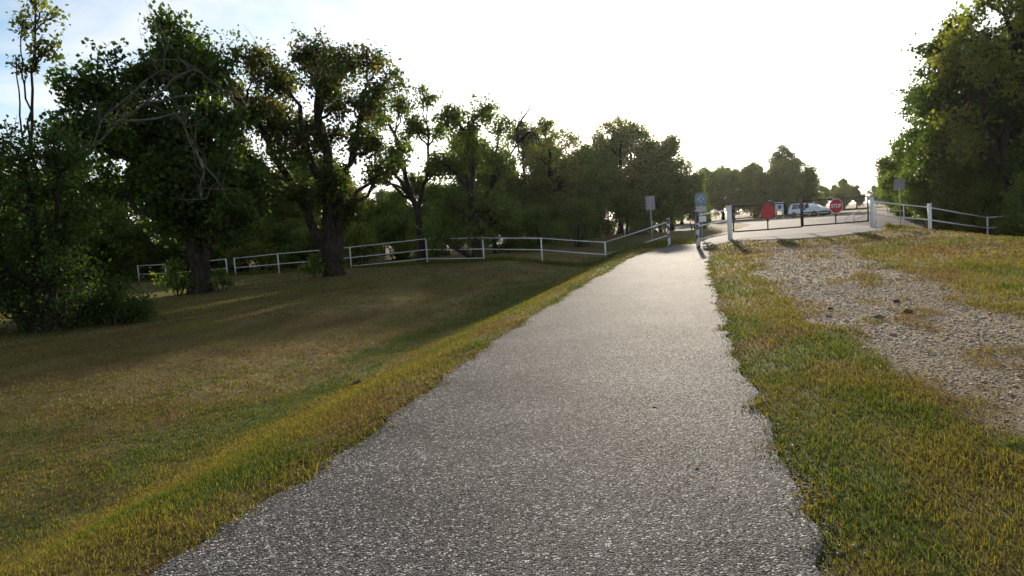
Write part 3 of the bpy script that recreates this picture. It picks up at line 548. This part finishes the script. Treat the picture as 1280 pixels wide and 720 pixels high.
def gate_leaf(p, q, label, zoff, sign_label, text):
    p = Vector(p); q = Vector(q); Lg = (q - p).length; base = min(H(p.x, p.y), H(q.x, q.y))
    root = empty('gate_leaf', (p.x, p.y, base + zoff), math.atan2((q - p).y, (q - p).x)); tag(root, label, 'gate', 'leaves of the driveway gate')
    r = .026
    for z in (.30, .86, 1.38): MB().tube([(0, 0, z), (Lg / 2, 0, z - .008), (Lg, 0, z)], r if z != .3 else .03, 8).build('rail', MAT['gate'], root, True)
    for x in (0, Lg): MB().tube([(x, 0, .27), (x, 0, 1.41)], .032, 8).build('stile', MAT['gate'], root, True)
    MB().tube([(Lg / 2, 0, .30), (Lg / 2, 0, .86)], .028, 8).build('brace', MAT['gate'], root, True)
    for s_ in (-1, 1): MB().tube([(Lg / 2, -.03, .62), (Lg / 2 + s_ * .14, -.03, .80)], .014, 6).build('sign_bracket', MAT['gate'], root, True)
    sg_ = empty('stop_sign', root.matrix_basis @ Vector((Lg / 2, -.05, 1.06)), root.rotation_euler.z)
    tag(sg_, sign_label, 'sign')
    rim = MB().add(*octagon(.345, .006, 0)).build('border', MAT['signwhite'] if text else MAT['red'], sg_)
    MB().add(*octagon(.322, .004, -.0055)).build('face', MAT['red'], sg_)
    if text:
        me = text_mesh('STOP', .225); ob = link('lettering', me, MAT['signwhite'], sg_); ob.location = (0, -.0095, 0); ob.scale = (.92, 1, 1)
    for z in (-.16, .16): MB().tube([(0, -.012, z), (0, -.004, z)], .012, 8).build('bolt', MAT['post'], sg_)
    return root
mid = GA.lerp(GB, .502)
gate_leaf(GA, mid - gd * .035, 'black steel gate leaf bearing the plain red octagon', 0.02, 'plain faded red octagon sign without lettering on the gate', False)
gl = gate_leaf(mid + gd * .035, GB, 'black steel gate leaf bearing the lettered stop sign', 0.03, 'red octagonal sign with white border reading STOP on the gate', True)
MB().box((.02, -.05, 1.02), (.16, .05, .10)).build('latch', MAT['blue'], gl)

# ------------------------------------------------------------------ signs
def post_sign(name, label, x, y, rz, ztop, w_, h_, back=True, pr=.028, face=None, extra=None):
    g = H(x, y); o_ = empty(name, (x, y, g), rz); tag(o_, label, 'sign'); zt = ztop - g
    MB().tube([(0, 0, -.3), (0, 0, zt - .05)], pr, 8).build('post', MAT['post'], o_, True)
    MB().box((0, .035 if back else -.04, zt - h_ / 2), (w_, .008, h_)).build('panel', face or MAT['alu'], o_, bevel=.002)
    for z in (zt - h_ * .2, zt - h_ * .8): MB().tube([(0, -.045, z), (0, .05, z)], .012, 6).build('bolt', MAT['post'], o_)
    return o_
post_sign('road_sign', 'grey back of an upright road sign standing behind the pipe fence', 7.95, 40, R(-8), 2.58, .50, .76)
post_sign('road_sign', 'grey back of a square road sign before the roadside wood', 27.2, 50, R(-25), 2.84, .66, .76)
g0 = H(10.2, 38); ts = empty('trail_sign', (10.2, 38, g0), R(-6)); tag(ts, 'teal and white trail sign on a post behind the path gap', 'sign')
MB().tube([(0, 0, -.3), (0, 0, 2.3)], .035, 8).build('post', MAT['post'], ts, True)
n_ = 20; prof = [(-.29, 0), (.29, 0)] + [(.29 - .10 + .10 * math.cos(a), .62 - .10 + .10 * math.sin(a)) for a in np.linspace(0, math.pi / 2, 6)] + [(-.29 + .10 + .10 * math.cos(a), .62 - .10 + .10 * math.sin(a)) for a in np.linspace(math.pi / 2, math.pi, 6)]
MB().prism([(a, b + 1.86) for a, b in prof], -.055, -.037).build('panel', MAT['teal'], ts)
for (a, z) in ((0, 2.30), (-.12, 2.17), (.12, 2.17), (0, 2.04)):
    MB().box((a, -.059, z), (.11, .004, .11), Matrix.Rotation(R(45), 3, 'Y')).build('diamond', MAT['teal_pale'], ts)
MB().box((0, -.045, 1.66), (.54, .015, .30)).build('middle_plate', MAT['alu_pale'], ts, bevel=.003)
MB().box((.03, -.045, 1.12), (.42, .015, .30)).build('lower_plate', MAT['signwhite'], ts, bevel=.003)
g0 = H(32.4, 86); kb = empty('notice_board', (32.4, 86, g0 + .03), R(-20)); tag(kb, 'white notice board with blue emblem on two posts across the road', 'sign')
for s_ in (-1, 1): MB().box((s_ * .42, 0, .9), (.09, .09, 2.1)).build('post', MAT['signwhite'], kb, bevel=.005)
MB().box((0, -.02, 1.92), (1.1, .14, .16)).build('cap_board', MAT['signwhite'], kb, bevel=.005)
MB().box((0, 0, 1.35), (.75, .05, .85)).build('panel', MAT['signwhite'], kb, bevel=.004)
MB().box((.05, -.03, 1.42), (.40, .012, .42)).build('emblem', MAT['blue'], kb)
g0 = H(31.3, 86); lp = empty('capped_post', (31.3, 86, g0 + .03)); tag(lp, 'slim rusty post with a flat pale cap across the road', 'post')
MB().tube([(0, 0, -.3), (0, 0, 2.2)], .06, 8).build('shaft', MAT['gate'], lp, True); MB().tube([(0, 0, 2.2), (0, 0, 2.3)], .17, 12).build('cap', MAT['signwhite'], lp, True)

# ------------------------------------------------------------------ parked cars
def make_car(name, label, x, y, rz, paint, style):
    root = empty(name, (x, y, H(x, y) + .034), rz); tag(root, label, 'car', None); Lc, Wc = (4.6, 1.84); hw = Wc / 2
    # cross sections along the length: x, half width low, half width belt, belt z, roof z, half width roof
    if style == 'suv': prof = [(-2.3, .95), (-2.22, 1.05), (-2.0, 1.62), (-1.7, 1.70), (.1, 1.70), (.75, 1.42), (1.05, 1.08), (2.1, .98), (2.28, .80)]
    else: prof = [(-2.3, .86), (-2.1, .98), (-1.55, 1.02), (-.95, 1.40), (.1, 1.44), (.95, 1.02), (2.05, .88), (2.28, .68)]
    belt = .98 if style == 'suv' else .92
    body = MB(); low = [(px_, min(z, belt)) for px_, z in prof]
    n = len(low); V = []
    for (a, z) in low:
        tp = 1 - .07 * max(0, abs(a) - 1.6) / .7
        V += [(a, -hw * tp, .34), (a, -hw * 1.01 * tp, .62), (a, -hw * .95 * tp, z), (a, hw * .95 * tp, z), (a, hw * 1.01 * tp, .62), (a, hw * tp, .34)]
    Fc = []
    for i in range(n - 1):
        for j in range(6): Fc.append((6 * i + j, 6 * i + (j + 1) % 6, 6 * i + 6 + (j + 1) % 6, 6 * i + 6 + j))
    Fc += [tuple(range(5, -1, -1)), tuple(6 * (n - 1) + j for j in range(6))]
    body.add(V, Fc).build('body', MAT[paint], root, bevel=.02)
    cab = [(a, z) for a, z in prof if z > belt + .06]
    if style == 'suv': x0, x1 = -2.2, 1.0
    else: x0, x1 = -1.5, .98
    rz_ = max(z for _, z in cab); cab2 = [(x0, belt - .02)] + cab + [(x1, belt - .02)]
    V = []
    for (a, z) in cab2:
        k = (z - belt) / (rz_ - belt); wv = hw * (.93 - .16 * max(0, k)); V += [(a, -wv, z), (a, wv, z)]
    mc = len(cab2); Fc = [(2 * i, 2 * i + 1, 2 * i + 3, 2 * i + 2) for i in range(mc - 1)] + [tuple(range(0, 2 * mc, 2)), tuple(range(2 * mc - 1, 0, -2))]
    MB().add(V, Fc).build('roof', MAT[paint], root, bevel=.015)
    # glazing: side panes proud of the cabin, windscreen and rear window
    def side(a0, a1, s_, nm='side_window'):
        zb, ztp = belt + .06, rz_ - .10; w0 = hw * .93 * 1.0 + .004; w1 = hw * (.93 - .16 * (ztp - belt) / (rz_ - belt)) + .012
        sh = .18
        V = [(a0, s_ * w0, zb), (a1, s_ * w0, zb), (a1 - (sh if a1 > .3 else 0), s_ * w1, ztp), (a0 + (sh * .6 if a0 < -1.2 else 0), s_ * w1, ztp)]
        V += [(a, b - s_ * .03, c) for a, b, c in V]
        MB().add(V, [(0, 1, 2, 3), (4, 5, 6, 7), (0, 1, 5, 4), (1, 2, 6, 5), (2, 3, 7, 6), (3, 0, 4, 7)]).build(nm, MAT['glass'], root)
    for s_ in (-1, 1):
        cuts = [(-1.75, -.95), (-.88, -.02), (.05, .72)] if style == 'suv' else [(-1.0, -.30), (-.24, .60)]
        for c_ in cuts: side(c_[0], c_[1], s_)
        for c_ in cuts[-2:]: MB().box((c_[0] + .15, s_ * (hw * .99), .86), (.16, .03, .03)).build('door_handle', MAT[paint], root)
        MB().box((.72, s_ * (hw + .09), 1.04), (.12, .18, .13)).build('mirror', MAT[paint], root, bevel=.02)
        MB().box((2.16, s_ * .66, .72), (.2, .36, .16)).build('headlight', MAT['lamp'], root, bevel=.02)
        MB().box((-2.26, s_ * .70, .85), (.1, .28, .26)).build('taillight', MAT['taillamp'], root, bevel=.02)
    (a0, z0), (a1, z1) = (prof[4], prof[6]) if style == 'suv' else (prof[4], prof[5])
    d_ = Vector((a1 - a0, 0, z1 - z0)); nrm = Vector((-d_.z, 0, d_.x)).normalized() * -1
    nrm = nrm if nrm.z > 0 else -nrm
    def pane(pA, pB, wA, wB, nm):
        V = [(pA[0], -wA, pA[1]), (pA[0], wA, pA[1]), (pB[0], wB, pB[1]), (pB[0], -wB, pB[1])]; V2 = [(a, b, c - .03) for a, b, c in V]
        MB().add(V + V2, [(0, 1, 2, 3), (4, 5, 6, 7), (0, 1, 5, 4), (1, 2, 6, 5), (2, 3, 7, 6), (3, 0, 4, 7)]).build(nm, MAT['glass'], root)
    pane((a0 + .06 + .02, z0 - .03 + .03), (a1 - .02, z1 + .03), hw * .70, hw * .82, 'windscreen')
    MB().box((2.27, 0, .52), (.06, 1.1, .2)).build('grille', MAT['gate'], root, bevel=.01)
    MB().box((2.28, 0, .40), (.12, 1.7, .16)).build('bumper', MAT[paint], root, bevel=.03); MB().box((-2.3, 0, .45), (.12, 1.7, .2)).build('bumper', MAT[paint], root, bevel=.03)
    for a in (-1.42, 1.42):
        for s_ in (-1, 1):
            wh = empty('wheel', (a, s_ * (hw - .10), .34)); wh.parent = root
            MB().tube([(0, -.11, 0), (0, .11, 0)], .34, 20).build('tyre', MAT['tyre'], wh, True)
            MB().tube([(0, s_ * .10, 0), (0, s_ * .125, 0)], .21, 12).build('rim', MAT['rim'], wh, True)
    return root
make_car('parked_car', 'white parked sport utility car seen through the gate bars', 37.9, 91, R(-56), 'car_white', 'suv')
make_car('parked_car', 'white car with dark windscreen parked past the sport utility car', 41.6, 97.5, R(-40), 'car_white', 'sedan')

# ------------------------------------------------------------------ grass
def blades(x, y, hgt, wid, rng, lean=.85, mix=None, seg=2):
    n = len(x); z = height(x, y) - .006
    a = rng.uniform(0, 2 * np.pi, n); ln_ = np.abs(rng.normal(0, lean, n)); h = hgt * rng.uniform(.45, 1.25, n); wd = wid * rng.uniform(.6, 1.3, n)
    dx_, dy_ = np.cos(a), np.sin(a); b = rng.uniform(0, 2 * np.pi, n); ex, ey = np.cos(b) * wd / 2, np.sin(b) * wd / 2
    W = turf(x, y); cum = np.cumsum(W, 1); r_ = rng.random(n)[:, None]; k = np.minimum((r_ > cum).sum(1), 3)
    c = PAL[k] * rng.uniform(.6, 1.35, (n, 1)) * (1 + rng.normal(0, .06, (n, 3))); c = np.clip(c, .004, 1)
    dry = k >= 2; ln_ = np.where(dry, ln_ * 1.8 + .3, ln_); h = np.where(dry, h * .85, h)
    m1 = np.stack([x + dx_ * h * ln_ * .35, y + dy_ * h * ln_ * .35, z + h * .62], -1); tip = np.stack([x + dx_ * h * ln_, y + dy_ * h * ln_, z + h * np.clip(1 - .28 * ln_, .25, 1)], -1)
    B = np.stack([x, y, z], -1); E_ = np.stack([ex, ey, 0 * ex], -1)
    V = np.stack([B - E_, B + E_, m1 + E_ * .75, m1 - E_ * .75, tip], 1).reshape(-1, 3); i = np.arange(n)[:, None] * 5
    return V, i, np.repeat(c, 5, 0)
def grass_mesh(name, V, i, c):
    Fq = np.concatenate([i + [0, 1, 2], i + [0, 2, 3], i + [3, 2, 4]], 0); return np_mesh(name, V, Fq, c)
def scatter(r0, r1, dens, rng, half=R(50)):
    area = half * (r1 * r1 - r0 * r0); n = int(area * dens); r = np.sqrt(rng.uniform(r0 * r0, r1 * r1, n)); a = rng.uniform(-half, half, n); return r * np.sin(a), r * np.cos(a)
VV, II, CC = [], [], []; off = 0
for (r0, r1, dens, hg, wd) in ((1.2, 3.6, 9800, .036, .0034), (3.6, 6.5, 6300, .038, .0044), (6.5, 11, 2200, .045, .007), (11, 18, 800, .05, .011), (18, 28, 220, .06, .022), (28, 45, 55, .07, .036)):
    x, y = scatter(r0, r1, dens, RNG); s, t = to_st(x, y)
    keep = ~paved(x, y, s, t, .035 + .34 * (fbm(x * 2.6, y * 2.6, 3) - .5))
    g_ = gravel_amt(s, t); keep &= RNG.random(len(x)) > np.clip(g_ * 1.55, 0, .97)
    cl = fbm(x * 2.2 + 11, y * 2.2, 3); near_edge = np.minimum(np.abs(s - edge_l(t)), np.abs(s - edge_r(t))) < .05
    keep &= RNG.random(len(x)) < np.clip(.25 + 1.7 * cl, .2, 1) * np.where(near_edge, .5, 1)
    x, y, s, t = x[keep], y[keep], s[keep], t[keep]
    hgt = hg * (.6 + .9 * fbm(x * 1.4 + 2, y * 1.4 + 9, 3)) * (1 + .35 * sm(1.0, 2.2, s)) * (1 - .25 * sm(-5.5, -8, s))
    V, i, c = blades(x, y, hgt, wd, RNG); VV.append(V); II.append(i + off); CC.append(c); off += len(V)
t = RNG.uniform(2.0, 22, 14000) ** 1.0; lf = RNG.random(len(t)) < .5; kp = fbm(t * 1.7 + 3, np.where(lf, 2.5, 9.5), 3) > .42; t, lf = t[kp], lf[kp]
sp_ = RNG.normal(.01, .05, len(t)); s = np.where(lf, edge_l(t) + sp_, edge_r(t) - sp_); x, y = to_xy(s, t)
V, i, c = blades(x, y, .034 + .03 * fbm(x * 2, y * 2, 2), .005 + .0006 * t, RNG, 1.0); VV.append(V); II.append(i + off); CC.append(c); off += len(V)
tag(link('grass', grass_mesh('grass', np.concatenate(VV), np.concatenate(II), np.concatenate(CC)), MAT['grass']), 'short mown patchy green and straw-coloured grass on both sides of the path', 'grass', kind='stuff')
# taller unmown fringe along the fences and the swale
XX, YY, HH = [], [], []
def fringe(a, b, n, wdt, hh_):
    u = RNG.random(n); XX.append(a[0] + (b[0] - a[0]) * u + RNG.normal(0, wdt, n)); YY.append(a[1] + (b[1] - a[1]) * u + RNG.normal(0, wdt, n)); HH.append(np.full(n, hh_))
fringe((7.0, 33.4), (4.9, 35.2), 5200, .35, .30); fringe((4.7, 35.3), (1.7, 37.3), 2500, .3, .20); fringe((1.6, 37.2), (-9, 41.9), 4500, .35, .20)
fringe((-9, 41.9), (-25, 49), 5000, .5, .24); fringe((16.3, 31.6), (20.4, 34.7), 4500, .35, .16); fringe((20.4, 34.7), (27.6, 41.2), 4500, .4, .20); fringe((16.0, 31.4), (16.4, 32.2), 900, .25, .30)
fringe((-24, 51.5), (-31, 52), 2500, .8, .5); fringe((8.6, 34.8), (10, 40), 2500, .8, .14)
x, y, h_ = map(np.concatenate, (XX, YY, HH)); s, t = to_st(x, y); kp = ~paved(x, y, s, t, 0); x, y, h_ = x[kp], y[kp], h_[kp]
V, i, c = blades(x, y, h_, .026, RNG, .3); c = c * .5 + np.array([.06, .10, .015]) * .5
tag(link('tall_grass', grass_mesh('tall_grass', V, i, c), MAT['grass']), 'longer unmown green grass fringe at the feet of the fences', 'grass', kind='stuff')

# ------------------------------------------------------------------ gravel
oct_v = np.array([[1, 0, 0], [-1, 0, 0], [0, 1, 0], [0, -1, 0], [0, 0, 1], [0, 0, -1]], float); oct_f = np.array([[0, 2, 4], [2, 1, 4], [1, 3, 4], [3, 0, 4], [2, 0, 5], [1, 2, 5], [3, 1, 5], [0, 3, 5]])
xs, ys, zs = [], [], []
for (r0, r1, dens, size) in ((3.5, 8, 1500, .008), (8, 14, 760, .0115), (14, 30, 220, .017)):
    x, y = scatter(r0, r1, dens, RNG, R(52)); s, t = to_st(x, y); g_ = gravel_amt(s, t)
    kp = (RNG.random(len(x)) < np.clip(g_ * 1.25, 0, 1)) & ~paved(x, y, s, t, -.1); xs.append(x[kp]); ys.append(y[kp]); zs.append(np.full(kp.sum(), size))
# loose chips along the broken path edges
t = RNG.uniform(2.2, 24, 9000); left_ = RNG.random(len(t)) < .5; s = np.where(left_, edge_l(t) - np.abs(RNG.normal(0, .09, len(t))) + .07, edge_r(t) + np.abs(RNG.normal(0, .10, len(t))) - .07); x, y = to_xy(s, t)
xs.append(x); ys.append(y); zs.append(np.full(len(t), .007))
x, y, sz = map(np.concatenate, (xs, ys, zs)); n = len(x); sz = sz * RNG.lognormal(0, .38, n)
q = RNG.normal(0, 1, (n, 3, 3)); Q, _ = np.linalg.qr(q)
V = (oct_v[None] * RNG.uniform(.55, 1.25, (n, 6, 1))) @ Q; V = V * sz[:, None, None] * np.array([1, 1, .45]); V = V + np.stack([x, y, height(x, y) + sz * .25], -1)[:, None]
tone = RNG.beta(2.2, 2.0, n)[:, None]; c = np.array([.20, .155, .11]) * (1 - tone) + np.array([.52, .45, .35]) * tone
tag(link('gravel', np_mesh('gravel', V.reshape(-1, 3), (oct_f[None] + np.arange(n)[:, None, None] * 6).reshape(-1, 3), np.repeat(c, 6, 0)), MAT['stone']), 'loose pale limestone gravel scattered over the worn vehicle track', 'gravel', kind='stuff')

# ------------------------------------------------------------------ small things on the ground
def lump(name, label, x, y, r, seed, m_, cat, group=None, sq=.6):
    bm = bmesh.new(); bmesh.ops.create_icosphere(bm, subdivisions=2, radius=r); rg_ = random.Random(seed)
    for v in bm.verts: v.co *= rg_.uniform(.72, 1.2); v.co.z *= sq
    me = bpy.data.meshes.new(name); bm.to_mesh(me); bm.free(); ob = link(name, me, m_); ob.location = (x, y, H(x, y) + r * .2); ob.rotation_euler.z = seed
    tag(ob, label, cat, group); return ob
lump('soil_clod', 'dark crumbly soil clod on the sloping grass verge', -2.35, 10.4, .075, 3, MAT['clod'], 'clod')
for k, (x, y, r) in enumerate([(4.4, 8.6, .05), (4.9, 8.9, .06), (4.25, 9.6, .045), (5.3, 9.9, .05), (4.0, 11.9, .05)]):
    lump('dark_stone', 'dark lump lying among the pale track gravel', x, y, r, k + 5, MAT['clod'], 'stone', 'dark lumps on the gravel track')
sk = empty('dry_stalk', (-3.55, 12.4, H(-3.55, 12.4))); tag(sk, 'bleached dead weed stalk standing on the verge by the swale', 'weed')
for (a, b, h) in ((.10, .02, .42), (-.08, .03, .34), (.02, -.06, .28)):
    MB().tube([(0, 0, -.03), (a * .4, b, h * .6), (a, b * 1.5, h)], [.007, .006, .003], 5).build('stem', MAT['dead'], sk)
for k in range(4):
    t = rd.uniform(2.6, 9); s = rd.uniform(-1.0, .9); x, y = to_xy(s, t); z = H(x, y) + .024
    me = np_mesh('fallen_leaf', [(-.022, 0, .002), (0, -.012, 0), (.024, 0, .006), (0, .012, .001)], [(0, 1, 2, 3)]); ob = link('fallen_leaf', me, MAT['yleaf']); ob.location = (x, y, z); ob.rotation_euler = (rd.uniform(-.3, .3), rd.uniform(-.3, .3), rd.uniform(0, 6))
    tag(ob, 'small yellow fallen leaf lying on the asphalt path', 'leaf', 'yellow leaves on the path')
# ------------------------------------------------------------------ thin volume added to imitate lens veil and glow near the sun
hz = MB().box((0, 230, 9.5), (700, 640, 23)).build("veil_volume", None); tag(hz, 'thin pale volume added over the whole place to imitate lens veil', 'veil_volume', kind='stuff')
m, o, nn, ln = mat('veil_volume'); pv = nn('ShaderNodeVolumePrincipled'); pv.inputs['Color'].default_value = (.95, .93, .90, 1); pv.inputs['Density'].default_value = .00005; pv.inputs['Anisotropy'].default_value = .75; ln(pv.outputs[0], o.inputs['Volume']); hz.data.materials.append(m)
